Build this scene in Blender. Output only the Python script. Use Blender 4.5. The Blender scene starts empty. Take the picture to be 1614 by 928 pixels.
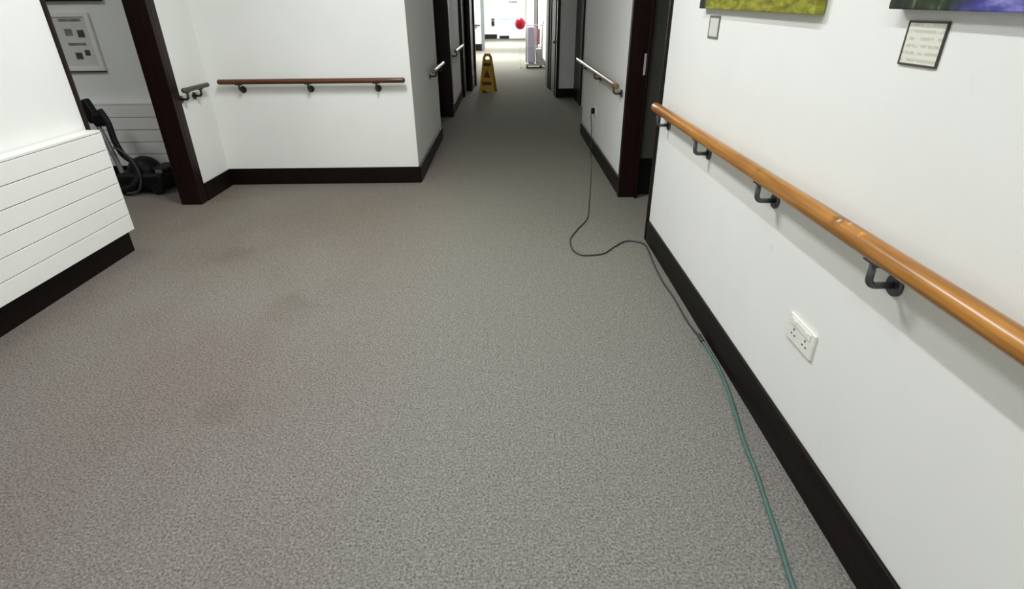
import bpy, bmesh, math, random
from mathutils import Vector, Matrix
random.seed(7)
S = bpy.context.scene
COL = S.collection
PI = math.pi

# ------------------------------------------------------------------ materials
def new_mat(name):
    m = bpy.data.materials.new(name); m.use_nodes = True
    nt = m.node_tree; b = nt.nodes['Principled BSDF']
    return m, nt, b
def srgb(r, g, b):
    f = lambda c: (c/255/12.92) if c/255 <= .04045 else ((c/255+.055)/1.055)**2.4
    return (f(r), f(g), f(b), 1)
def N(nt, t, **kw):
    n = nt.nodes.new(t)
    for k, v in kw.items():
        if k in n.inputs: n.inputs[k].default_value = v
        else: setattr(n, k, v)
    return n
def coords(nt, scale=(1, 1, 1), rot=(0, 0, 0)):
    tc = N(nt, 'ShaderNodeTexCoord'); mp = N(nt, 'ShaderNodeMapping')
    mp.inputs['Scale'].default_value = scale; mp.inputs['Rotation'].default_value = rot
    nt.links.new(tc.outputs['Object'], mp.inputs['Vector'])
    return mp.outputs['Vector']
def noise(nt, vec, scale, detail=2, rough=.5):
    n = N(nt, 'ShaderNodeTexNoise', Scale=scale, Detail=detail, Roughness=rough)
    nt.links.new(vec, n.inputs['Vector']); return n.outputs['Fac']
def ramp(nt, fac, stops):
    r = N(nt, 'ShaderNodeValToRGB'); e = r.color_ramp.elements
    while len(e) < len(stops): e.new(.5)
    for q, (p, c) in zip(e, stops): q.position = p; q.color = c
    nt.links.new(fac, r.inputs['Fac']); return r.outputs['Color']
def mix(nt, fac, a, b, mode='MIX'):
    m = N(nt, 'ShaderNodeMix', data_type='RGBA', blend_type=mode)
    for sock, v in ((m.inputs['Factor'], fac), (m.inputs[6], a), (m.inputs[7], b)):
        if isinstance(v, (int, float, tuple)): sock.default_value = v
        else: nt.links.new(v, sock)
    return m.outputs[2]
def bump(nt, b, h, strength, dist):
    n = N(nt, 'ShaderNodeBump', Strength=strength, Distance=dist)
    nt.links.new(h, n.inputs['Height']); nt.links.new(n.outputs['Normal'], b.inputs['Normal'])
def plain(name, col, rough=.5, metal=0, var=.12, scale=12, spec=.5):
    m, nt, b = new_mat(name)
    v = coords(nt); f = noise(nt, v, scale, 3)
    lo = tuple(c*(1-var) for c in col[:3])+(1,); hi = tuple(min(1, c*(1+var)) for c in col[:3])+(1,)
    nt.links.new(ramp(nt, f, [(.3, lo), (.7, hi)]), b.inputs['Base Color'])
    b.inputs['Roughness'].default_value = rough; b.inputs['Metallic'].default_value = metal
    b.inputs['Specular IOR Level'].default_value = spec
    return m
def wall_mat(name, col, rough=.75):
    m, nt, b = new_mat(name)
    v = coords(nt)
    f = noise(nt, v, 1.6, 4, .6)
    lo = tuple(c*.96 for c in col[:3])+(1,)
    c1 = ramp(nt, f, [(.3, lo), (.65, col)])
    sm = noise(nt, v, 5.5, 5, .7)
    c2 = mix(nt, ramp(nt, sm, [(.66, (0, 0, 0, 1)), (.82, (1, 1, 1, 1))]), c1, tuple(c*.86 for c in col[:3])+(1,))
    nt.links.new(c2, b.inputs['Base Color'])
    b.inputs['Roughness'].default_value = rough; b.inputs['Specular IOR Level'].default_value = .3
    bump(nt, b, noise(nt, v, 90, 2), .05, .002)
    return m
def wood_mat(name, dark, lightc, axis, rough=.32, worn=None, spec=.5):
    m, nt, b = new_mat(name)
    sc = {'x': (.9, 22, 22), 'y': (22, .9, 22), 'z': (22, 22, .9)}[axis]
    v = coords(nt, sc); f = noise(nt, v, 2.2, 5, .6)
    v2 = coords(nt); g = noise(nt, v2, 2.3, 3)
    c = ramp(nt, f, [(.3, dark), (.62, lightc)])
    c = mix(nt, ramp(nt, g, [(.4, (0, 0, 0, 1)), (.75, (.5, .5, .5, 1))]), c, tuple(q*.62 for q in dark[:3])+(1,))
    if worn:
        for (p, r, colr) in worn:
            geo = N(nt, 'ShaderNodeTexCoord'); d = N(nt, 'ShaderNodeVectorMath', operation='DISTANCE')
            nt.links.new(geo.outputs['Object'], d.inputs[0]); d.inputs[1].default_value = p
            k = N(nt, 'ShaderNodeMath', operation='DIVIDE'); nt.links.new(d.outputs['Value'], k.inputs[0]); k.inputs[1].default_value = r
            nn = noise(nt, v2, 140, 2)
            ad = N(nt, 'ShaderNodeMath', operation='ADD'); nt.links.new(k.outputs[0], ad.inputs[0]); nt.links.new(nn, ad.inputs[1])
            c = mix(nt, ramp(nt, ad.outputs[0], [(.75, (.8, .8, .8, 1)), (1.0, (0, 0, 0, 1))]), c, colr)
    nt.links.new(c, b.inputs['Base Color'])
    b.inputs['Roughness'].default_value = rough; b.inputs['Specular IOR Level'].default_value = spec
    bump(nt, b, f, .08, .001)
    return m

def carpet_mat():
    m, nt, b = new_mat('carpet_grey')
    v = coords(nt)
    grain = noise(nt, v, 118, 4, .62)
    grain2 = noise(nt, coords(nt, (1, .8, 1)), 30, 4, .75)
    base = ramp(nt, grain, [(.32, srgb(92, 90, 86)), (.5, srgb(133, 131, 126)), (.68, srgb(162, 160, 154))])
    g2 = ramp(nt, grain2, [(.3, (.82, .82, .82, 1)), (.7, (1.0, 1.0, 1.0, 1))])
    c = mix(nt, 1.0, base, g2, 'MULTIPLY')
    # worn mauve areas to the left; olive tint paints in the distant lighting
    big = noise(nt, coords(nt, (1.0, .5, 1), (0, 0, .5)), 1.3, 3, .55)
    sep = N(nt, 'ShaderNodeSeparateXYZ'); nt.links.new(v, sep.inputs[0])
    mr = N(nt, 'ShaderNodeMapRange'); nt.links.new(sep.outputs['X'], mr.inputs[0])
    mr.inputs[1].default_value = -.3; mr.inputs[2].default_value = -1.3
    mm = N(nt, 'ShaderNodeMath', operation='MULTIPLY'); nt.links.new(mr.outputs[0], mm.inputs[0]); nt.links.new(ramp(nt, big, [(.38, (.35, .35, .35, 1)), (.6, (1, 1, 1, 1))]), mm.inputs[1])
    c = mix(nt, mm.outputs[0], c, mix(nt, 1.0, c, (.90, .80, .80, 1), 'MULTIPLY'))
    my = N(nt, 'ShaderNodeMapRange'); nt.links.new(sep.outputs['Y'], my.inputs[0])
    my.inputs[1].default_value = 1.6; my.inputs[2].default_value = 4.2
    c = mix(nt, my.outputs[0], c, mix(nt, 1.0, c, (.95, .94, .85, 1), 'MULTIPLY'))
    # a few stains
    for (p, r) in (((-1.92, 3.55, 0), .34), ((-1.25, 2.75, 0), .40), ((.55, 1.05, 0), .03), ((-1.22, 1.85, 0), .3)):
        d = N(nt, 'ShaderNodeVectorMath', operation='DISTANCE'); nt.links.new(v, d.inputs[0]); d.inputs[1].default_value = p
        k = N(nt, 'ShaderNodeMath', operation='DIVIDE'); nt.links.new(d.outputs['Value'], k.inputs[0]); k.inputs[1].default_value = r
        ad = N(nt, 'ShaderNodeMath', operation='ADD'); nt.links.new(k.outputs[0], ad.inputs[0]); nt.links.new(noise(nt, v, 6, 3), ad.inputs[1])
        c = mix(nt, ramp(nt, ad.outputs[0], [(.6, (.55, .55, .55, 1)), (1.35, (0, 0, 0, 1))]), c, mix(nt, 1.0, c, (.8, .77, .74, 1), 'MULTIPLY'))
    nt.links.new(c, b.inputs['Base Color'])
    b.inputs['Roughness'].default_value = .95; b.inputs['Specular IOR Level'].default_value = .1
    bump(nt, b, grain, .5, .006)
    return m

def canvas_mat(name, kind):
    m, nt, b = new_mat(name)
    v = coords(nt)
    if kind == 'green':
        f = noise(nt, coords(nt, (1, 3, 9), (.7, 0, 0)), 5, 5, .6)
        c = ramp(nt, f, [(.3, srgb(84, 84, 6)), (.5, srgb(134, 134, 20)), (.72, srgb(168, 168, 66))])
        axis_stops = [(.90, (0, 0, 0, 1)), (.94, (1, 1, 1, 1))]; dark = srgb(18, 24, 8)
        y0, y1 = -1.155, 0
    else:
        f = noise(nt, coords(nt, (1, 2, 5), (.5, 0, 0)), 4, 3, .6)
        c = ramp(nt, f, [(.32, srgb(38, 40, 96)), (.5, srgb(66, 66, 150)), (.66, srgb(150, 145, 205))])
        axis_stops = [(.74, (0, 0, 0, 1)), (.80, (1, 1, 1, 1))]; dark = None
        y0, y1 = -1.115, 0
    sep = N(nt, 'ShaderNodeSeparateXYZ'); nt.links.new(v, sep.inputs[0])
    mr = N(nt, 'ShaderNodeMapRange'); nt.links.new(sep.outputs['Y'], mr.inputs[0])
    mr.inputs[1].default_value = y0; mr.inputs[2].default_value = y1
    wob = N(nt, 'ShaderNodeMath', operation='MULTIPLY_ADD'); nt.links.new(noise(nt, v, 7, 3), wob.inputs[0]); wob.inputs[1].default_value = .12
    nt.links.new(mr.outputs[0], wob.inputs[2])
    sub = N(nt, 'ShaderNodeMath', operation='SUBTRACT'); nt.links.new(wob.outputs[0], sub.inputs[0]); sub.inputs[1].default_value = .06
    if dark is None:
        dark = ramp(nt, noise(nt, coords(nt, (1, 4, 1.4)), 9, 3), [(.42, srgb(12, 18, 14)), (.6, srgb(40, 58, 24)), (.72, srgb(110, 125, 100))])
    c = mix(nt, ramp(nt, sub.outputs[0], axis_stops), c, dark)
    nt.links.new(c, b.inputs['Base Color']); b.inputs['Roughness'].default_value = .6
    return m

def paper_mat(name, lines, vert='Z'):
    m, nt, b = new_mat(name)
    sep = N(nt, 'ShaderNodeSeparateXYZ'); v = coords(nt); nt.links.new(v, sep.inputs[0])
    k = N(nt, 'ShaderNodeMath', operation='MULTIPLY'); nt.links.new(sep.outputs['Z'], k.inputs[0]); k.inputs[1].default_value = lines
    fr = N(nt, 'ShaderNodeMath', operation='FRACT'); nt.links.new(k.outputs[0], fr.inputs[0])
    c = ramp(nt, fr.outputs[0], [(.5, srgb(226, 224, 210)), (.62, srgb(200, 197, 184))])
    f = noise(nt, v, 45, 2)
    c = mix(nt, ramp(nt, f, [(.42, (0, 0, 0, 1)), (.52, (1, 1, 1, 1))]), srgb(226, 224, 212), c)
    nt.links.new(c, b.inputs['Base Color']); b.inputs['Roughness'].default_value = .5
    return m

M = {}
M['carpet'] = carpet_mat()
M['wall'] = wall_mat('wall_white_paint', srgb(237, 238, 234))
M['ceiling'] = wall_mat('ceiling_white', srgb(240, 240, 237))
M['skirt'] = wood_mat('dark_skirting_wood', srgb(6, 4, 3), srgb(22, 12, 9), 'y', .45, spec=.2)
M['frame'] = wood_mat('dark_mahogany_frame', srgb(12, 3, 3), srgb(33, 11, 9), 'z', .4, spec=.25)
M['doorgrey'] = plain('door_grey_green_laminate', srgb(92, 92, 84), .5, 0, .08, 3)
M['rail_pine'] = wood_mat('handrail_pine', srgb(134, 84, 28), srgb(194, 134, 58), 'y', .28,
    worn=[((-.012, -2.16, .026), .055, srgb(112, 70, 36)), ((-.016, -2.165, .024), .016, srgb(222, 196, 170)), ((-.006, -2.20, .028), .013, srgb(214, 180, 140)), ((-.012, -2.27, .026), .02, srgb(228, 158, 62)), ((-.012, -1.62, .026), .045, srgb(118, 100, 36))])
M['rail_dark'] = wood_mat('handrail_brown', srgb(58, 30, 16), srgb(104, 62, 32), 'x', .35)
M['rail_side'] = wood_mat('handrail_corridor', srgb(104, 80, 54), srgb(150, 118, 82), 'y', .28)
M['rail_grey'] = wood_mat('handrail_grey_brown', srgb(52, 46, 36), srgb(88, 78, 60), 'y', .4)
M['bracket'] = plain('bracket_grey_metal', srgb(92, 94, 96), .35, .7, .1)
M['bracket_dark'] = plain('bracket_dark_metal', srgb(58, 56, 54), .4, .5, .1)
M['radiator'] = plain('radiator_white_enamel', srgb(240, 240, 236), .4, 0, .015, 3)
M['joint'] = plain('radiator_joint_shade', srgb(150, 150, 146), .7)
M['plastic'] = plain('white_plastic', srgb(236, 236, 228), .35, 0, .015)
M['hole'] = plain('dark_slot', srgb(40, 38, 34), .6)
M['black'] = plain('black_plastic', srgb(9, 9, 10), .5, 0, .15, spec=.25)
M['blackhose'] = plain('black_rubber_hose', srgb(14, 15, 17), .55, 0, .2, 60, spec=.3)
M['greyplastic'] = plain('grey_plastic', srgb(110, 114, 116), .4)
M['cable'] = plain('charcoal_cable', srgb(52, 56, 58), .5)
M['teal'] = plain('teal_cable', srgb(74, 104, 99), .55, 0, .12, 30)
M['darkframe'] = plain('dark_picture_frame', srgb(60, 58, 50), .4)
M['greyframe'] = plain('grey_label_frame', srgb(120, 120, 112), .4)
M['canvas_green'] = canvas_mat('canvas_print_green', 'green')
M['canvas_blue'] = canvas_mat('canvas_print_blue', 'blue')
M['paper_text'] = paper_mat('printed_notice_paper', 62)
M['paper'] = plain('white_paper', srgb(214, 214, 206), .6, 0, .02)
M['print_dark'] = plain('printed_picture_dark', srgb(66, 68, 70), .6, 0, .6, 26)
M['print_mid'] = plain('printed_picture_mid', srgb(128, 128, 122), .6, 0, .4, 30)
M['yellow'] = plain('yellow_sign_plastic', srgb(206, 158, 22), .4, 0, .06)
M['signprint'] = plain('sign_print_brown', srgb(92, 52, 14), .5)
M['brass'] = plain('brass', srgb(196, 184, 140), .25, .8)
M['red'] = plain('red_gloss', srgb(226, 24, 66), .3, 0, .06)
M['pink'] = plain('pink_cloth', srgb(206, 128, 142), .8)
M['lilac'] = plain('lilac_sack', srgb(202, 194, 216), .7, 0, .04)
M['steel'] = plain('grey_white_tube', srgb(190, 188, 186), .35, .2)
M['green_tint'] = plain('pale_green_strip', srgb(176, 214, 190), .5, 0, .04)
gm, nt, b = new_mat('window_glass')
b.inputs['Base Color'].default_value = (1, 1, 1, 1); b.inputs['Roughness'].default_value = .02
b.inputs['Transmission Weight'].default_value = 1; b.inputs['IOR'].default_value = 1.05
nt.links.new(ramp(nt, noise(nt, coords(nt), 2), [(.3, (.97, .98, .98, 1)), (.7, (1, 1, 1, 1))]), b.inputs['Base Color'])
M['glass'] = gm

# ------------------------------------------------------------------ geometry helpers
def bm_new(): return bmesh.new()
def box(bm, x0, x1, y0, y1, z0, z1, bev=0, seg=2, mi=0, rot=None, piv=None):
    r = bmesh.ops.create_cube(bm, size=1)
    vs = r['verts']
    for v in vs:
        v.co = Vector(((x0+x1)/2+v.co.x*(x1-x0), (y0+y1)/2+v.co.y*(y1-y0), (z0+z1)/2+v.co.z*(z1-z0)))
    fs = {f for v in vs for f in v.link_faces}
    for f in fs: f.material_index = mi
    if bev:
        es = list({e for v in vs for e in v.link_edges})
        rr = bmesh.ops.bevel(bm, geom=es, offset=bev, segments=seg, profile=.5, affect='EDGES')
        vs = list({v for f in rr['faces'] for v in f.verts} | {v for v in vs if v.is_valid})
        for f in rr['faces']: f.material_index = mi
    if rot is not None:
        p = Vector(piv); 
        for v in vs: v.co = p + rot @ (v.co-p)
    return vs
def smooth_path(pts, n=6):
    pts = [Vector(p) for p in pts]; out = []
    for i in range(len(pts)-1):
        p0 = pts[max(i-1, 0)]; p1 = pts[i]; p2 = pts[i+1]; p3 = pts[min(i+2, len(pts)-1)]
        for k in range(n):
            t = k/n
            out.append(.5*((2*p1)+(p2-p0)*t+(2*p0-5*p1+4*p2-p3)*t*t+(3*p1-p0-3*p2+p3)*t**3))
    out.append(pts[-1]); return out
def tube(bm, pts, r, seg=12, smooth=0, taper=None, caps=True, round_ends=False):
    P = smooth_path(pts, smooth) if smooth else [Vector(p) for p in pts]
    n = len(P); rings = []
    up = None
    for i in range(n):
        d = (P[min(i+1, n-1)]-P[max(i-1, 0)]).normalized()
        if up is None:
            a = Vector((0, 0, 1)) if abs(d.z) < .9 else Vector((1, 0, 0))
        else: a = up
        s = d.cross(a).normalized(); up = s.cross(d).normalized()
        rr = r if taper is None else r*taper(i/(n-1))
        rings.append([bm.verts.new(P[i]+(s*math.cos(2*PI*k/seg)+up*math.sin(2*PI*k/seg))*rr) for k in range(seg)])
    for a, b_ in zip(rings, rings[1:]):
        for k in range(seg):
            f = bm.faces.new((a[k], a[(k+1) % seg], b_[(k+1) % seg], b_[k])); f.smooth = True
    if caps:
        bm.faces.new(list(reversed(rings[0]))); bm.faces.new(rings[-1])
def rail_tube(bm, a, b_, r, seg=24):
    a = Vector(a); b_ = Vector(b_); d = (b_-a); L = d.length; d.normalize()
    pts = []; rad = []
    for k in range(4):
        t = k/4*PI/2; pts.append(a+d*(.012*(1-math.cos(t)) if False else .012*math.sin(t))); rad.append(r-.012+.012*math.sin(t) if k else r-.012)
    pts.append(a+d*.014); rad.append(r)
    m = max(2, int(L/.15))
    for k in range(1, m): pts.append(a+d*(L*k/m)); rad.append(r)
    pts.append(b_-d*.014); rad.append(r)
    for k in range(3, -1, -1):
        t = k/4*PI/2; pts.append(b_-d*(.012*math.sin(t))); rad.append(r-.012+.012*math.sin(t))
    # keep unique ordering
    it = iter(rad); lst = list(rad); n = len(pts)
    tube(bm, pts, 1.0, seg, 0, taper=lambda q: lst[min(n-1, int(round(q*(n-1))))])
def disc(bm, c, axis, r, h, seg=24, bev=.003):
    axis = Vector(axis).normalized(); c = Vector(c)
    tube(bm, [c, c+axis*(h-bev), c+axis*h], 1.0, seg, 0, taper=lambda q: r if q < .9 else r-bev)
def sphere(bm, c, r, sc=(1, 1, 1), u=24, v=16):
    rr = bmesh.ops.create_uvsphere(bm, u_segments=u, v_segments=v, radius=r)
    for q in rr['verts']:
        q.co = Vector((q.co.x*sc[0], q.co.y*sc[1], q.co.z*sc[2]))+Vector(c)
    for q in rr['verts']:
        for f in q.link_faces: f.smooth = True
def root_loc(o):
    l = Vector((0, 0, 0))
    while o: l = l+o.location; o = o.parent
    return l
def build(name, bm, mat, parent=None, loc=None, local=False):
    me = bpy.data.meshes.new(name)
    off = Vector((0, 0, 0))
    if parent is not None and not local: off = root_loc(parent)
    if loc is not None: off = Vector(loc)
    if off.length:
        for v in bm.verts: v.co -= off
    bmesh.ops.recalc_face_normals(bm, faces=bm.faces[:])
    bm.to_mesh(me); bm.free()
    for m in (mat if isinstance(mat, list) else [mat]): me.materials.append(m)
    o = bpy.data.objects.new(name, me); COL.objects.link(o)
    if parent is not None: o.parent = parent
    if loc is not None: o.location = loc
    return o
def tag(o, label, cat, group=None):
    o['label'] = label; o['category'] = cat
    if group: o['group'] = group
    return o
def thing(name, label, cat, loc, group=None):
    o = bpy.data.objects.new(name, None); COL.objects.link(o); o.location = loc
    o.empty_display_size = .1
    return tag(o, label, cat, group)
def structure(name, bm, mat, parent=None):
    o = build(name, bm, mat, parent)
    if parent is None: o['kind'] = 'structure'
    return o
def struct_root(name, loc):
    o = bpy.data.objects.new(name, None); COL.objects.link(o); o.location = loc; o['kind'] = 'structure'; return o
def sbox(name, mat, *boxes, bev=0, parent=None):
    bm = bm_new()
    for q in boxes: box(bm, *q, bev=bev)
    return structure(name, bm, mat, parent)

# ------------------------------------------------------------------ room shell
H = 3.0
sbox('floor', M['carpet'], (-6.2, 3.2, -2.0, 36.2, -.1, 0))
sbox('ceiling', M['ceiling'], (-6.2, 3.2, -2.0, 36.2, H, H+.1))
# walls
sbox('wall_right', M['wall'], (1.0125, 1.15, -2.0, 3.715, 0, H))
sbox('wall_corridor_right', M['wall'], (1.01, 1.15, 4.80, 7.6, 0, H), (1.15, 1.30, 7.46, 7.6, 0, H), (1.30, 1.44, 7.46, 11.0, 0, H))
sbox('wall_doorway_right', M['wall'], (1.15, 3.0, 4.86, 5.0, 0, H), (2.6, 2.74, 3.0, 4.86, 0, H), (1.15, 2.6, 3.0, 3.14, 0, H))
sbox('wall_corridor_end_right', M['wall'], (.98, 3.0, 11.0, 13.1, 0, H))
sbox('wall_lobby_right', M['wall'], (1.16, 1.3, 13.1, 36, 0, H))
sbox('wall_left', M['wall'], (-2.84, -2.70, -2.0, 3.63, 0, H))
sbox('wall_back_fill_block', M['wall'], (-6.2, 3.2, -2.14, -2.0, 0, H))  # unseen, added to shut out sky fill from behind the camera
sbox('wall_stub', M['wall'], (-2.84, -2.70, 4.78, 5.3, 0, H))
sbox('wall_main', M['wall'], (-2.84, -.86, 5.3, 5.45, 0, H))
sbox('wall_corridor_left', M['wall'], (-1.0, -.86, 5.45, 7.38, 0, H))
sbox('wall_recess_left', M['wall'], (-1.6, -1.46, 7.24, 9.0, 0, H), (-1.46, -1.0, 7.24, 7.38, 0, H), (-1.6, -.86, 9.04, 11.3, 0, H))
sbox('wall_corridor_end_left', M['wall'], (-1.6, -.86, 11.3, 13.1, 0, H))
sbox('wall_lobby_left', M['wall'], (-1.6, -1.46, 13.1, 24.7, 0, H), (-1.6, -1.0, 24.7, 24.85, 0, H), (-2.6, -2.46, 24.85, 36, 0, H))
sbox('wall_sideroom_back', M['wall'], (-6.2, -2.84, 5.5, 5.64, 0, H))
sbox('wall_sideroom_left', M['wall'], (-6.2, -6.06, -2.0, 5.5, 0, H))
sbox('wall_lobby_end', M['wall'], (-2.6, -.50, 35.0, 35.15, 0, H), (1.16, 1.3, 35.0, 35.15, 0, H), (-.50, 1.16, 35.0, 35.15, 2.2, H))

# skirtings (dark), top edge eased
def skirt(name, *boxes):
    bm = bm_new()
    for q in boxes: box(bm, *q, .155 if len(q) == 5 else q[5], bev=.004) if False else box(bm, q[0], q[1], q[2], q[3], 0, q[4], bev=.004)
    return structure(name, bm, M['skirt'])
skirt('baseboard_right', (.9965, 1.0125, -2.0, 3.705, .155))
skirt('baseboard_corridor_right', (.992, 1.01, 4.80, 7.615, .155))
skirt('baseboard_corridor_end_right', (.98, 1.30, 10.98, 11.0, .165))
skirt('baseboard_lobby_right', (1.144, 1.16, 13.1, 35, .15))
skirt('baseboard_left', (-2.70, -2.662, -2.0, 3.64, .17))
skirt('baseboard_stub', (-2.70, -2.684, 4.79, 5.284, .155))
skirt('baseboard_main', (-2.70, -.846, 5.282, 5.30, .155))
skirt('baseboard_corridor_left', (-.86, -.842, 5.30, 7.38, .155))
skirt('baseboard_recess_left', (-.86, -.842, 9.12, 11.2, .155))
skirt('baseboard_lobby_left', (-1.46, -.985, 24.68, 24.70, .26))
skirt('baseboard_lobby_end', (-2.46, -.50, 34.97, 35.0, .24))
skirt('baseboard_sideroom', (-6.06, -2.86, 5.482, 5.5, .155))

# ------------------------------------------------------------------ door frames and doors
# left doorway: far post (end of the stub partition) and near architrave, with head
d = struct_root('door_1', (-2.77, 4.7, 0))
bm = bm_new(); box(bm, -2.865, -2.688, 4.665, 4.70, 0, 2.08, bev=.004); box(bm, -2.865, -2.688, 4.70, 4.782, 0, 2.08, bev=.004); structure('far_jamb', bm, M['frame'], d)
bm = bm_new(); box(bm, -2.86, -2.688, 3.63, 3.662, 0, 2.08, bev=.004); structure('near_jamb', bm, M['frame'], d)
bm = bm_new(); box(bm, -2.86, -2.69, 3.662, 4.665, 2.02, 2.10, bev=.004); structure('head', bm, M['frame'], d)
sbox('wall_over_door_left', M['wall'], (-2.84, -2.70, 3.63, 4.78, 2.10, H))

# right doorway: frame post at the far side, thin lining on the near wall end
d = struct_root('door_2', (1.06, 4.76, 0))
bm = bm_new(); box(bm, .985, 1.135, 4.737, 4.80, 0, 2.08, bev=.005); structure('far_jamb', bm, M['frame'], d)
bm = bm_new(); box(bm, 1.125, 1.145, 4.705, 4.737, 0, 2.04, bev=.003); structure('door_stop', bm, M['frame'], d)
bm = bm_new(); box(bm, .994, 1.15, 3.715, 3.745, 0, 2.08, bev=.003); structure('near_lining', bm, M['frame'], d)
bm = bm_new(); box(bm, .99, 1.14, 3.745, 4.737, 2.02, 2.10, bev=.003); structure('head', bm, M['frame'], d)
bm = bm_new(); box(bm, 1.15, 2.0, 4.81, 4.855, .005, 2.02, bev=.003); structure('door_leaf', bm, M['doorgrey'], d)
bm = bm_new(); box(bm, 1.16, 1.99, 4.805, 4.81, .01, .33, bev=.001); structure('kick_plate', bm, M['black'], d)
bm = bm_new(); box(bm, 1.105, 1.122, 4.731, 4.737, 1.02, 1.18, bev=.001); build('strike_plate', bm, M['steel'], d)
sbox('wall_over_door_right', M['wall'], (1.0125, 1.15, 3.715, 4.80, 2.10, H))

# corridor left: dark frame closing the recess, door further on
d = struct_root('door_3', (-.95, 9.0, 0))
bm = bm_new(); box(bm, -1.02, -.835, 8.98, 9.12, 0, 2.1, bev=.006); structure('jamb', bm, M['frame'], d)
bm = bm_new(); box(bm, -1.455, -1.02, 8.985, 9.03, 0, 2.05, bev=.004); structure('door_leaf', bm, M['frame'], d)
d = struct_root('door_4', (-.84, 12.0, 0))
bm = bm_new(); box(bm, -.86, -.80, 11.2, 11.32, 0, 2.1, bev=.006); structure('near_jamb', bm, M['frame'], d)
bm = bm_new(); box(bm, -.86, -.82, 11.32, 12.1, 0, 2.05, bev=.004); structure('panel', bm, M['doorgrey'], d)
# fire door leaf folded back against the left wall
d = struct_root('door_5', (-.72, 12.6, 0))
bm = bm_new(); box(bm, -.86, -.66, 12.95, 13.12, 0, 2.2, bev=.006); structure('jamb', bm, M['frame'], d)
bm = bm_new(); box(bm, -.76, -.70, 12.05, 12.95, .01, 2.1, bev=.004); structure('door_leaf', bm, M['frame'], d)
bm = bm_new(); box(bm, -.705, -.692, 12.2, 12.8, .05, .32, bev=.002); structure('kick_plate', bm, M['doorgrey'], d)
# right fire door: post and grey leaf, brass knob
d = struct_root('door_6', (.95, 11.5, 0))
bm = bm_new(); box(bm, .935, .985, 10.97, 11.12, 0, 2.2, bev=.006); structure('near_jamb', bm, M['frame'], d)
bm = bm_new(); box(bm, .925, .965, 11.3, 12.15, .01, 2.1, bev=.004); structure('door_leaf', bm, M['doorgrey'], d)
bm = bm_new(); box(bm, .905, .98, 12.15, 12.4, 0, 2.2, bev=.005); structure('middle_jamb', bm, M['frame'], d)
bm = bm_new(); box(bm, .872, .98, 12.4, 13.1, 0, 2.2, bev=.005); structure('side_panel', bm, M['doorgrey'], d)
bm = bm_new()
tube(bm, [(.935, 11.03, .97), (.905, 11.03, .97)], .012, 12); sphere(bm, (.885, 11.03, .97), .034, (.8, 1, 1))
build('door_knob', bm, M['brass'], d)
# dark door in the right-hand recess
d = struct_root('door_7', (1.29, 10.4, 0))
bm = bm_new(); box(bm, 1.27, 1.30, 9.98, 10.97, 0, 2.06, bev=.004); structure('door_leaf', bm, M['frame'], d)
# dark door on the lobby's right wall
d = struct_root('door_8', (1.15, 22.8, 0))
bm = bm_new(); box(bm, 1.12, 1.16, 21.6, 24.2, 0, 2.1, bev=.004); structure('door_leaf', bm, M['frame'], d)
d = struct_root('trim_1', (-.97, 24.75, 0))
bm = bm_new(); box(bm, -1.0, -.86, 24.7, 24.85, 0, 2.2, bev=.006); structure('post', bm, M['greyplastic'], d)

# glazed doors at the very end
w = struct_root('window_1', (.18, 35.05, 0))
bm = bm_new()
for (a, b_) in ((-.50, -.44), (1.10, 1.16), (.33, .37)): box(bm, a, b_, 35.02, 35.10, 0, 2.2, bev=.004)
for (a, b_) in ((2.12, 2.2), (.0, .10)): box(bm, -.44, 1.10, 35.03, 35.09, a, b_, bev=.004)
structure('window_frame', bm, M['plastic'], w)
for a, b_ in ((-.44, .33), (.37, 1.10)):
    bm = bm_new(); box(bm, a, b_, 35.055, 35.065, .10, 2.12); build('pane', bm, M['glass'], w)
for a, b_ in ((-.38, .27), (.44, .95)):
    bm = bm_new(); box(bm, a, b_, 35.04, 35.054, .98, 1.04, bev=.002); build('push_bar', bm, M['green_tint'], w)
bm = bm_new(); box(bm, -.36, .2, 35.01, 35.02, .0, .16, bev=.002); structure('threshold_plate', bm, M['black'], w)
bm = bm_new(); box(bm, .22, .66, 35.04, 35.054, 1.84, 1.90, bev=.002); build('door_closer', bm, M['greyplastic'], w)

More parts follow.
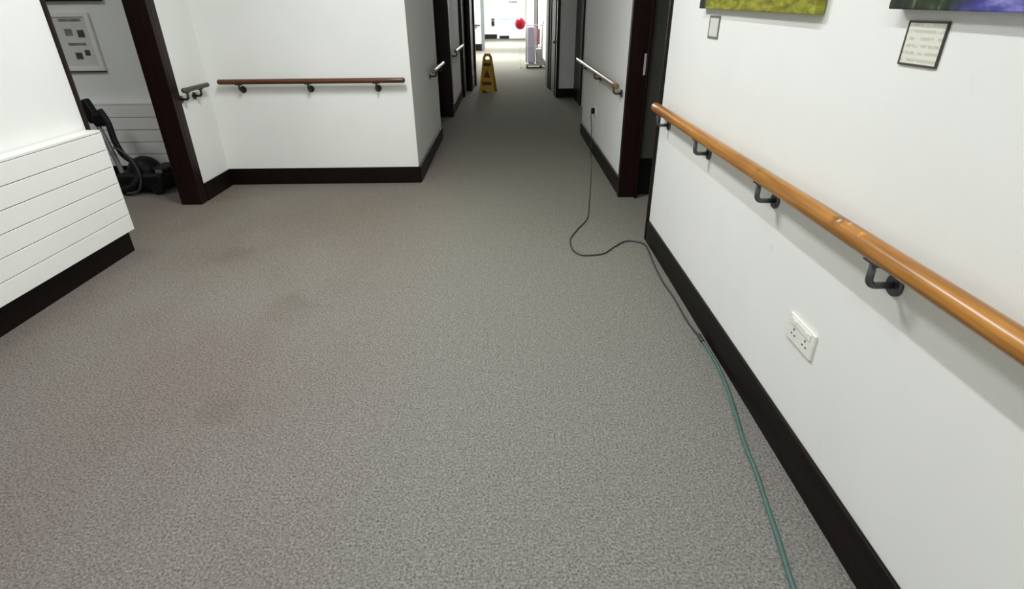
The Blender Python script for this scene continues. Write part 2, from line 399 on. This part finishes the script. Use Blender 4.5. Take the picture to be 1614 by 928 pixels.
# ------------------------------------------------------------------ handrails
def bracket_bm(bm, stem_top, wall_pt, r=.0095, rose=.028, inward=Vector((1, 0, 0))):
    """rod dropping from under the rail and bending in to a round wall rose"""
    t = Vector(stem_top); w = Vector(wall_pt)
    zlow = w.z
    c = Vector((t.x, t.y, zlow))
    dirw = (w-c).normalized()
    pts = [t, Vector((t.x, t.y, zlow+.022))]
    for k in range(1, 6):
        a = k/5*PI/2
        pts.append(c+dirw*(.022*(1-math.cos(a)))+Vector((0, 0, .022*(1-math.sin(a)))))
    pts.append(w-dirw*.004)
    tube(bm, pts, r, 12)
def handrail(label, a, b_, r, mat, brmat, normal, wallpos, ys, axis, zb, group='wall handrails'):
    a = Vector(a); b_ = Vector(b_)
    t = thing('handrail', label, 'handrail', a, None)
    bm = bm_new(); rail_tube(bm, a, b_, r); build('rail', bm, mat, t)
    for y in ys:
        bm = bm_new()
        if axis == 'y':
            st = (a.x, y, a.z-r*.85); wp = (wallpos, y, zb); n = Vector((normal, 0, 0))
        else:
            st = (y, a.y, a.z-r*.85); wp = (y, wallpos, zb); n = Vector((0, normal, 0))
        bracket_bm(bm, st, wp)
        br = build('bracket', bm, brmat, t)
        bm = bm_new(); disc(bm, Vector(wp), n, .030, .010); build('wall_rose', bm, brmat, br, local=False)
        # a small saddle under the rail
        bm = bm_new()
        if axis == 'y': box(bm, a.x-.012, a.x+.012, y-.03, y+.03, a.z-r-.004, a.z-r*.86, bev=.001)
        else: box(bm, y-.03, y+.03, a.y-.012, a.y+.012, a.z-r-.004, a.z-r*.86, bev=.001)
        build('saddle_plate', bm, brmat, br)
    return t
handrail('long orange pine handrail on the near right wall below the canvas pictures', (.936, 3.60, .948), (.936, -.2, .948), .0285, M['rail_pine'], M['bracket'], -1, 1.0125, [3.50, 2.745, 1.985, 1.27, .52], 'y', .852)
handrail('brown wooden handrail across the white wall facing the camera, on three brackets', (-2.575, 5.228, .948), (-.905, 5.228, .948), .0225, M['rail_dark'], M['bracket_dark'], -1, 5.30, [-2.39, -1.775, -1.165], 'x', .876)
handrail('short grey-brown handrail on the narrow wall beside the left doorway', (-2.632, 4.74, .936), (-2.632, 5.17, .936), .019, M['rail_grey'], M['bracket_dark'], 1, -2.70, [4.80, 5.02], 'y', .862)
handrail('handrail on the right corridor wall above the black plug', (.935, 4.90, .915), (.935, 7.75, .915), .0225, M['rail_side'], M['bracket'], -1, 1.01, [5.05, 6.2, 7.4], 'y', .84)
handrail('handrail end on the shaded left corridor wall just before the recess', (-.785, 6.35, .915), (-.785, 7.40, .915), .0225, M['rail_side'], M['bracket_dark'], 1, -.86, [6.6, 7.25], 'y', .84)
handrail('far handrail on the left corridor wall beyond the recess, near the yellow sign', (-.785, 9.3, .93), (-.785, 11.0, .93), .0225, M['rail_side'], M['bracket_dark'], 1, -.86, [9.5, 10.8], 'y', .85)
handrail('tiny distant handrail on the white wall end far down the corridor', (-1.36, 24.62, .95), (-1.02, 24.62, .95), .03, M['rail_dark'], M['bracket_dark'], -1, 24.70, [-1.2], 'x', .85)

# ------------------------------------------------------------------ radiators
t = thing('radiator', 'large white flat-panel radiator with horizontal grooves on the near left wall', 'radiator', (-2.65, 2.4, .165))
bm = bm_new()
z0 = .168; n = 6; hgt = (.825-z0)/n
for k in range(n):
    box(bm, -2.625, -2.598, .4, 3.612, z0+k*hgt+.0022, z0+(k+1)*hgt-.0022, bev=.002, seg=2)
build('front_panel', bm, M['radiator'], t)
bm = bm_new(); box(bm, -2.688, -2.624, .402, 3.608, .178, .822); build('body', bm, M['joint'], t)
bm = bm_new()
box(bm, -2.692, -2.598, .4, 3.612, .8255, .842, bev=.003)
build('top_grille', bm, M['radiator'], t)
bm = bm_new(); box(bm, -2.692, -2.600, 3.609, 3.620, .168, .8255, bev=.002); build('side_panel', bm, M['radiator'], t)
for y in (.9, 3.0):
    bm = bm_new(); box(bm, -2.6985, -2.688, y, y+.05, .4, .7, bev=.002); build('wall_bracket', bm, M['radiator'], t)

t = thing('radiator', 'white grooved radiator on the back wall of the side room under the poster', 'radiator', (-3.6, 5.45, .16))
bm = bm_new(); z0 = .16; n = 5; hgt = (.735-z0)/n
for k in range(n): box(bm, -4.3, -3.0, 5.425, 5.45, z0+k*hgt+.003, z0+(k+1)*hgt-.003, bev=.003)
build('front_panel', bm, M['radiator'], t)
bm = bm_new(); box(bm, -4.29, -3.01, 5.44, 5.49, .17, .73); build('body', bm, M['joint'], t)
bm = bm_new(); box(bm, -4.3, -3.0, 5.425, 5.498, .735, .755, bev=.003); build('top_grille', bm, M['radiator'], t)

# ------------------------------------------------------------------ sockets and cables
t = thing('wall_socket', 'white double socket outlet low on the near right wall under the handrail', 'socket', (1.0125, 1.592, .49))
bm = bm_new(); box(bm, 1.0015, 1.0125, 1.515, 1.69, .445, .54, bev=.003); build('face_plate', bm, M['plastic'], t)
bm = bm_new(); box(bm, .9985, 1.0025, 1.535, 1.67, .508, .532, bev=.0015); build('switch_cover', bm, M['plastic'], t)
for yc in (1.640, 1.562):
    bm = bm_new(); box(bm, .9965, 1.0025, yc-.008, yc+.008, .51, .528, bev=.0015); build('rocker_switch', bm, M['plastic'], t)
    bm = bm_new()
    for dy, dz, w_, h_ in ((0, .494, .003, .0045), (-.011, .474, .0042, .0025), (.011, .474, .0042, .0025)):
        box(bm, 1.0008, 1.0022, yc+dy-w_, yc+dy+w_, dz-h_, dz+h_)
    build('pin_slot', bm, M['hole'], t)
t = thing('wall_socket', 'small white socket on the right corridor wall holding a black plug', 'socket', (1.01, 6.48, .47))
bm = bm_new(); box(bm, 1.0, 1.01, 6.40, 6.55, .425, .515, bev=.003); build('face_plate', bm, M['plastic'], t)
bm = bm_new(); box(bm, .998, 1.001, 6.42, 6.445, .485, .505, bev=.001); build('rocker_switch', bm, M['plastic'], t)

t = thing('power_cable', 'thin charcoal power cable looping across the carpet from the corridor socket', 'cable', (.6, 4.2, 0))
r = .0052; zc = r+.001
fl = [(.955, 6.30), (.86, 5.6), (.765, 4.96), (.70, 4.55), (.635, 4.18), (.528, 3.93), (.455, 3.74), (.448, 3.56), (.475, 3.47), (.53, 3.435), (.649, 3.46), (.749, 3.58), (.845, 3.68), (.93, 3.67), (.974, 3.60), (.967, 3.44), (.951, 3.2), (.948, 3.0), (.956, 2.85), (.957, 2.69), (.955, 2.58), (.960, 2.47), (.970, 2.38)]
pts = [(.967, 6.475, .45), (.962, 6.47, .40), (.975, 6.455, .3), (.972, 6.43, .2), (.968, 6.40, .08)]+[(x, y, zc) for x, y in fl]
bm = bm_new(); tube(bm, pts, r, 8, 7); build('lead', bm, M['cable'], t)
bm = bm_new(); box(bm, .962, 1.0, 6.452, 6.502, .44, .50, bev=.008, seg=3); build('plug', bm, M['black'], t)

t = thing('extension_cable', 'teal cable lying on the carpet along the near right skirting board', 'cable', (.9, 1.6, 0))
r = .0078; zc = r+.001
fl = [(.972, 2.33), (.976, 2.253), (.974, 2.097), (.955, 1.917), (.927, 1.75), (.901, 1.60), (.886, 1.455), (.861, 1.299), (.842, 1.174), (.822, 1.064), (.803, .95), (.77, .82), (.70, .55), (.66, .2)]
bm = bm_new(); tube(bm, [(x, y, zc) for x, y in fl], r, 10, 7); build('lead', bm, M['teal'], t)
bm = bm_new(); tube(bm, [(.9705, 2.385, .011), (.9705, 2.35, .011), (.9715, 2.32, .011)], .010, 12); build('connector', bm, M['cable'], t)

# ------------------------------------------------------------------ pictures on the right wall
def canvas(label, y0, y1, z0, z1, mat):
    t = thing('canvas_picture', label, 'picture', (1.0, y1, z0))
    bm = bm_new(); box(bm, .976, 1.008, y0, y1, z0, z1, bev=.003); build('canvas', bm, mat, t)
    for q in ((y0+.02, y0+.05), (y1-.05, y1-.02)):
        bm = bm_new(); box(bm, 1.006, 1.0125, q[0], q[1], z0+.02, z1-.02); build('stretcher', bm, M['greyframe'], t)
    t.rotation_euler = (math.radians(1.0), 0, 0)
    return t
canvas('unframed yellow-green canvas picture on right wall, nearer the doorway', 1.935, 3.10, 1.497, 2.1, M['canvas_green'])
canvas('unframed violet-blue and dark green canvas picture on right wall, nearest the camera', .44, 1.565, 1.493, 2.1, M['canvas_blue'])

def notice(label, y0, y1, z0, z1, fm, border, paper):
    t = thing('notice_frame', label, 'frame', (1.0, (y0+y1)/2, z0))
    bm = bm_new()
    box(bm, 1.0065, 1.0125, y0, y0+border, z0, z1, bev=.0015); box(bm, 1.0065, 1.0125, y1-border, y1, z0, z1, bev=.0015)
    box(bm, 1.0065, 1.0125, y0+border, y1-border, z0, z0+border, bev=.0015); box(bm, 1.0065, 1.0125, y0+border, y1-border, z1-border, z1, bev=.0015)
    build('frame', bm, fm, t)
    bm = bm_new(); box(bm, 1.0085, 1.0115, y0+border*.8, y1-border*.8, z0+border*.8, z1-border*.8); build('printed_sheet', bm, paper, t)
    return t
notice('dark-framed printed notice on the right wall below the violet-blue canvas', 1.375, 1.515, 1.367, 1.468, M['darkframe'], .0052, M['paper_text'])
notice('small grey-framed caption card below the yellow-green canvas', 2.87, 3.01, 1.366, 1.466, M['greyframe'], .010, M['paper'])

# ------------------------------------------------------------------ side room behind the left doorway
t = thing('poster', 'white-framed poster with small dark pictures on the side room wall above the radiator', 'poster', (-3.93, 5.49, 1.03))
x0, x1, z0, z1 = -4.16, -3.70, 1.03, 1.51
bm = bm_new()
for q in ((x0, x0+.04, z0, z1), (x1-.04, x1, z0, z1), (x0+.04, x1-.04, z0, z0+.035), (x0+.04, x1-.04, z1-.035, z1)):
    box(bm, q[0], q[1], 5.475, 5.50, q[2], q[3], bev=.003)
build('frame', bm, M['plastic'], t)
bm = bm_new(); box(bm, x0+.03, x1-.03, 5.486, 5.498, z0+.03, z1-.03); build('sheet', bm, M['paper'], t)
for (xa, xb, za, zb, mm) in ((-3.98, -3.78, 1.44, 1.462, 'print_mid'), (-3.955, -3.89, 1.325, 1.38, 'print_mid'), (-3.845, -3.785, 1.31, 1.37, 'print_dark'), (-3.96, -3.80, 1.245, 1.265, 'print_mid'), (-3.925, -3.865, 1.13, 1.185, 'print_dark'), (-3.835, -3.79, 1.16, 1.205, 'print_dark')):
    bm = bm_new(); box(bm, xa, xb, 5.483, 5.487, za, zb, bev=.001); build('printed_picture', bm, M[mm], t)
bm = bm_new(); box(bm, x0, x1, 5.478, 5.499, z0-.012, z0-.0005, bev=.002); build('shadow_strip', bm, M['darkframe'], t)  # dark strip standing in for the shadow below the poster frame

t = thing('picture_frame', 'black-edged board hanging above the white-framed poster in the side room', 'picture', (-3.9, 5.49, 1.6))
bm = bm_new(); x0, x1, z0, z1 = -4.3, -3.54, 1.598, 2.1
for q in ((x0, x0+.04, z0, z1), (x1-.04, x1, z0, z1), (x0+.04, x1-.04, z0, z0+.04), (x0+.04, x1-.04, z1-.04, z1)):
    box(bm, q[0], q[1], 5.46, 5.50, q[2], q[3], bev=.003)
build('frame', bm, M['black'], t)
bm = bm_new(); box(bm, x0+.03, x1-.03, 5.48, 5.498, z0+.03, z1-.03); build('panel', bm, M['print_mid'], t)

t = thing('vacuum_cleaner', 'black vacuum cleaner with coiled hose and raised handle standing in the side room', 'vacuum cleaner', (-3.36, 5.1, 0))
bm = bm_new()
box(bm, -3.60, -3.17, 4.98, 5.30, .035, .20, bev=.05, seg=4)
sphere(bm, (-3.40, 5.14, .185), .14, (1.05, .95, .98))
box(bm, -3.28, -3.13, 5.02, 5.26, .20, .24, bev=.018, seg=3)
build('body', bm, M['black'], t)
for (x, y) in ((-3.53, 4.985), (-3.24, 4.985), (-3.53, 5.295), (-3.24, 5.295)):
    bm = bm_new(); disc(bm, (x, y-.015, .05), (0, 1, 0), .05, .03, 20, .008); build('wheel', bm, M['blackhose'], t)
bm = bm_new(); box(bm, -3.23, -3.17, 5.0, 5.03, .19, .225, bev=.008); build('badge', bm, M['greyplastic'], t)
bm = bm_new(); tube(bm, [(-3.61, 5.1, .74), (-3.56, 5.08, .64), (-3.54, 5.06, .48), (-3.50, 5.05, .36), (-3.42, 5.03, .29), (-3.38, 5.0, .20), (-3.44, 4.95, .09), (-3.56, 4.97, .05)], .026, 14, 8); build('hose', bm, M['blackhose'], t)
bm = bm_new(); tube(bm, [(-3.54, 5.02, .43), (-3.47, 5.0, .40), (-3.40, 5.0, .31), (-3.36, 4.98, .17), (-3.40, 4.95, .05), (-3.50, 4.93, .03)], .010, 10, 8); build('power_lead', bm, M['cable'], t)
bm = bm_new(); tube(bm, [(-3.735, 5.13, .78), (-3.66, 5.10, .56), (-3.57, 5.05, .26), (-3.53, 5.02, .10)], .021, 14, 4); build('wand', bm, M['greyplastic'], t)
bm = bm_new()
box(bm, -3.775, -3.675, 5.09, 5.17, .63, .83, bev=.02, seg=3, rot=Matrix.Rotation(.32, 3, 'Y').inverted(), piv=(-3.72, 5.13, .73))
box(bm, -3.70, -3.58, 5.07, 5.15, .60, .72, bev=.03, seg=3)
build('handle_grip', bm, M['black'], t)

# ------------------------------------------------------------------ wet floor sign
t = thing('wet_floor_sign', 'yellow folding wet floor sign standing on the corridor carpet', 'sign', (-.37, 11.92, 0))
def sign_panel(front):
    bm = bm_new()
    s = -1 if front else 1
    out = [(-.155, 0), (-.095, 0), (-.08, .05), (.08, .05), (.095, 0), (.155, 0), (.14, .12), (.088, .66), (.06, .715), (-.06, .715), (-.088, .66), (-.14, .12)]
    hole = [(-.045, .61), (-.045, .655), (-.03, .672), (.03, .672), (.045, .655), (.045, .61)]
    th = .014
    def P(x, z, o):  # tilt: base forward by .17
        y = s*(.175*(1-z/.715)+o)
        return Vector((x, y, z))
    # build with strips: left side, right side, below hole, above hole
    polys = [[(-.155, 0), (-.095, 0), (-.08, .05), (-.12, .05), (-.15, .05)],
             [(.155, 0), (.15, .05), (.12, .05), (.08, .05), (.095, 0)],
             [(-.15, .05), (-.08, .05), (.08, .05), (.15, .05), (.14, .12), (.0925, .61), (-.0925, .61), (-.14, .12)],
             [(-.0925, .61), (-.045, .61), (-.045, .655), (-.088, .66)],
             [(.045, .61), (.0925, .61), (.088, .66), (.045, .655)],
             [(-.088, .66), (-.045, .655), (-.03, .672), (.03, .672), (.045, .655), (.088, .66), (.06, .715), (-.06, .715)]]
    for pl in polys:
        a = [bm.verts.new(P(x, z, 0)) for x, z in pl]; b_ = [bm.verts.new(P(x, z, th)) for x, z in pl]
        bm.faces.new(a); bm.faces.new(list(reversed(b_)))
        for i in range(len(pl)): j = (i+1) % len(pl); bm.faces.new((a[i], b_[i], b_[j], a[j]))
    return bm
ROT = Matrix.Rotation(-.16, 4, 'Z')
for fr in (True, False):
    bm = sign_panel(fr); bm.transform(ROT)
    p = build('panel', bm, M['yellow'], t, local=True)
    if fr:
        def plate(poly, z_off=.0165):
            bm = bm_new()
            for lo, hi in ((z_off-.006, z_off),):
                a = [bm.verts.new(Vector((x, -(.175*(1-z/.715)+lo), z))) for x, z in poly]
                b_ = [bm.verts.new(Vector((x, -(.175*(1-z/.715)+hi), z))) for x, z in poly]
                bm.faces.new(a); bm.faces.new(list(reversed(b_)))
                for i in range(len(poly)): j = (i+1) % len(poly); bm.faces.new((a[i], b_[i], b_[j], a[j]))
            bm.transform(ROT); return bm
        build('printed_triangle', plate([(-.07, .29), (.07, .29), (0, .43)]), M['signprint'], p, local=True)
        build('printed_band', plate([(-.075, .50), (.075, .50), (.07, .555), (-.07, .555)]), M['signprint'], p, local=True)
        build('printed_band', plate([(-.10, .15), (.10, .15), (.095, .21), (-.095, .21)]), M['signprint'], p, local=True)
bm = bm_new(); tube(bm, [(-.06, 0, .712), (.06, 0, .712)], .014, 12); bm.transform(ROT); build('hinge', bm, M['yellow'], t, local=True)

# ------------------------------------------------------------------ cleaning trolley and the red ball at its top
t = thing('cleaning_trolley', 'white cleaning trolley with a lilac sack far down the corridor', 'trolley', (.81, 17.1, 0))
bm = bm_new(); box(bm, .56, 1.06, 16.85, 17.4, .07, .12, bev=.01); build('base', bm, M['steel'], t)
for (x, y) in ((.61, 16.9), (1.0, 16.9), (.61, 17.34), (1.0, 17.34)):
    bm = bm_new(); disc(bm, (x-.012, y, .036), (1, 0, 0), .036, .024, 16, .004); box(bm, x-.018, x+.018, y-.014, y+.014, .05, .075, bev=.002); build('castor', bm, M['black'], t)
for (x, y) in ((.585, 16.9), (.585, 17.35), (1.03, 16.9), (1.03, 17.35)):
    bm = bm_new(); tube(bm, [(x, y, .115), (x, y, 1.12)], .014, 10); build('post', bm, M['steel'], t)
for z in (.55, 1.1):
    for (p, q) in (((.585, 16.9, z), (1.03, 16.9, z)), ((.585, 17.35, z), (1.03, 17.35, z)), ((1.03, 16.9, z), (1.03, 17.35, z))):
        bm = bm_new(); tube(bm, [p, q], .011, 8); build('cross_rail', bm, M['steel'], t)
bm = bm_new(); box(bm, .61, .83, 16.93, 17.3, .13, 1.08, bev=.05, seg=4); build('sack', bm, M['lilac'], t)
bm = bm_new(); box(bm, .87, .96, 16.86, 16.89, .62, 1.02, bev=.012, seg=3); build('hanging_cloth', bm, M['pink'], t)
bm = bm_new(); box(bm, .86, 1.01, 16.95, 17.3, .12, .5, bev=.02, seg=3); build('bucket', bm, M['steel'], t)
bm = bm_new(); tube(bm, [(1.03, 16.9, 1.11), (1.04, 16.75, 1.16), (1.04, 16.72, 1.2)], .013, 10, 4); build('push_handle', bm, M['greyplastic'], t)

t = thing('balloon', 'round bright red balloon on a string beside the trolley far down the corridor', 'balloon', (.405, 16.88, 0))
bm = bm_new(); sphere(bm, (.405, 16.88, 1.15), .148); build('ball', bm, M['red'], t)
bm = bm_new(); tube(bm, [(.42, 16.9, .02), (.40, 16.89, .4), (.41, 16.88, .75), (.405, 16.88, 1.01)], .002, 6, 5); build('string', bm, M['steel'], t)
bm = bm_new(); disc(bm, (.42, 16.9, .0), (0, 0, 1), .02, .03, 12, .004); build('weight', bm, M['steel'], t)

t = thing('wall_box', 'small black box on the far end wall beside the bright glazed doors', 'box', (-.72, 34.95, .75))
bm = bm_new(); box(bm, -.80, -.64, 34.86, 35.0, .68, 1.05, bev=.02, seg=3); build('case', bm, M['black'], t)
bm = bm_new(); box(bm, -.77, -.67, 34.85, 34.862, .9, 1.0, bev=.004); build('front_cover', bm, M['greyplastic'], t)

# ------------------------------------------------------------------ lights
def area(name, loc, sx, sy, power, color=(1, .97, .92), rot=(0, 0, 0), spread=PI):
    L = bpy.data.lights.new(name, 'AREA'); L.shape = 'RECTANGLE'; L.size = sx; L.size_y = sy
    L.energy = power; L.color = color; L.spread = spread
    o = bpy.data.objects.new(name, L); COL.objects.link(o); o.location = loc; o.rotation_euler = rot; return o
WHT = (.975, 1, 1)
area('lamp_or_fill', (-.22, 1.6, H-.04), .06, 1.6, 24, WHT)
area('lamp_or_fill', (-.22, -.8, H-.04), .06, 1.6, 32, WHT)
area('lamp_or_fill', (-.92, 3.3, H-.03), .4, .9, 66, WHT)
area('lamp_or_fill', (-1.0, .2, H-.03), .5, 1.2, 4, WHT)
area('lamp_or_fill', (.2, 9.0, H-.03), .1, .6, 3, WHT)
area('lamp_or_fill', (.2, 12.2, H-.03), .3, .5, 11, WHT)  # unseen fill, added to brighten the floor before the lobby
area('lamp_or_fill', (-4.4, 3.6, H-.03), .6, .6, 20, WHT)  # unseen fill, added to lift the side room wall
area('lamp_or_fill', (.0, 17.4, H-.03), .3, 1.2, 70, WHT)  # unseen fill, added to brighten the stretch around the trolley
area('lamp_or_fill', (-.2, 21.5, H-.03), .5, 1.2, 330, WHT)  # unseen fill in place of daylight on the lobby walls and floor
area('lamp_or_fill', (-.4, 29.0, H-.03), 1.2, 3, 560, WHT)  # added source standing in for daylight at the far end
W = bpy.data.worlds.new('world'); S.world = W; W.use_nodes = True
W.node_tree.nodes['Background'].inputs[0].default_value = (.93, .97, 1, 1)
W.node_tree.nodes['Background'].inputs[1].default_value = 1.3

# ------------------------------------------------------------------ camera
f_px, pitch, yaw, roll = 862.8, .4799, -.0063, .0097
c, s = math.cos, math.sin
Rx = Matrix(((1, 0, 0), (0, -s(pitch), c(pitch)), (0, -c(pitch), -s(pitch))))
Rz = Matrix(((c(yaw), -s(yaw), 0), (s(yaw), c(yaw), 0), (0, 0, 1)))
Rr = Matrix(((c(roll), -s(roll), 0), (s(roll), c(roll), 0), (0, 0, 1)))
R = Rz @ Rx @ Rr
cam = bpy.data.cameras.new('camera'); co = bpy.data.objects.new('camera', cam); COL.objects.link(co)
right, down, fwd = R.col[0], R.col[1], R.col[2]
m4 = Matrix.Identity(4)
for i in range(3): m4[i][0] = right[i]; m4[i][1] = -down[i]; m4[i][2] = -fwd[i]
m4[2][3] = 1.5
co.matrix_world = m4
cam.sensor_fit = 'HORIZONTAL'; cam.sensor_width = 36; cam.lens = f_px/1614*36; cam.clip_start = .05; cam.clip_end = 200
S.camera = co
S.view_settings.view_transform = 'Standard'; S.view_settings.look = 'None'
S.view_settings.gamma = 1; S.view_settings.use_curve_mapping = False
S.view_settings.exposure = 0.05
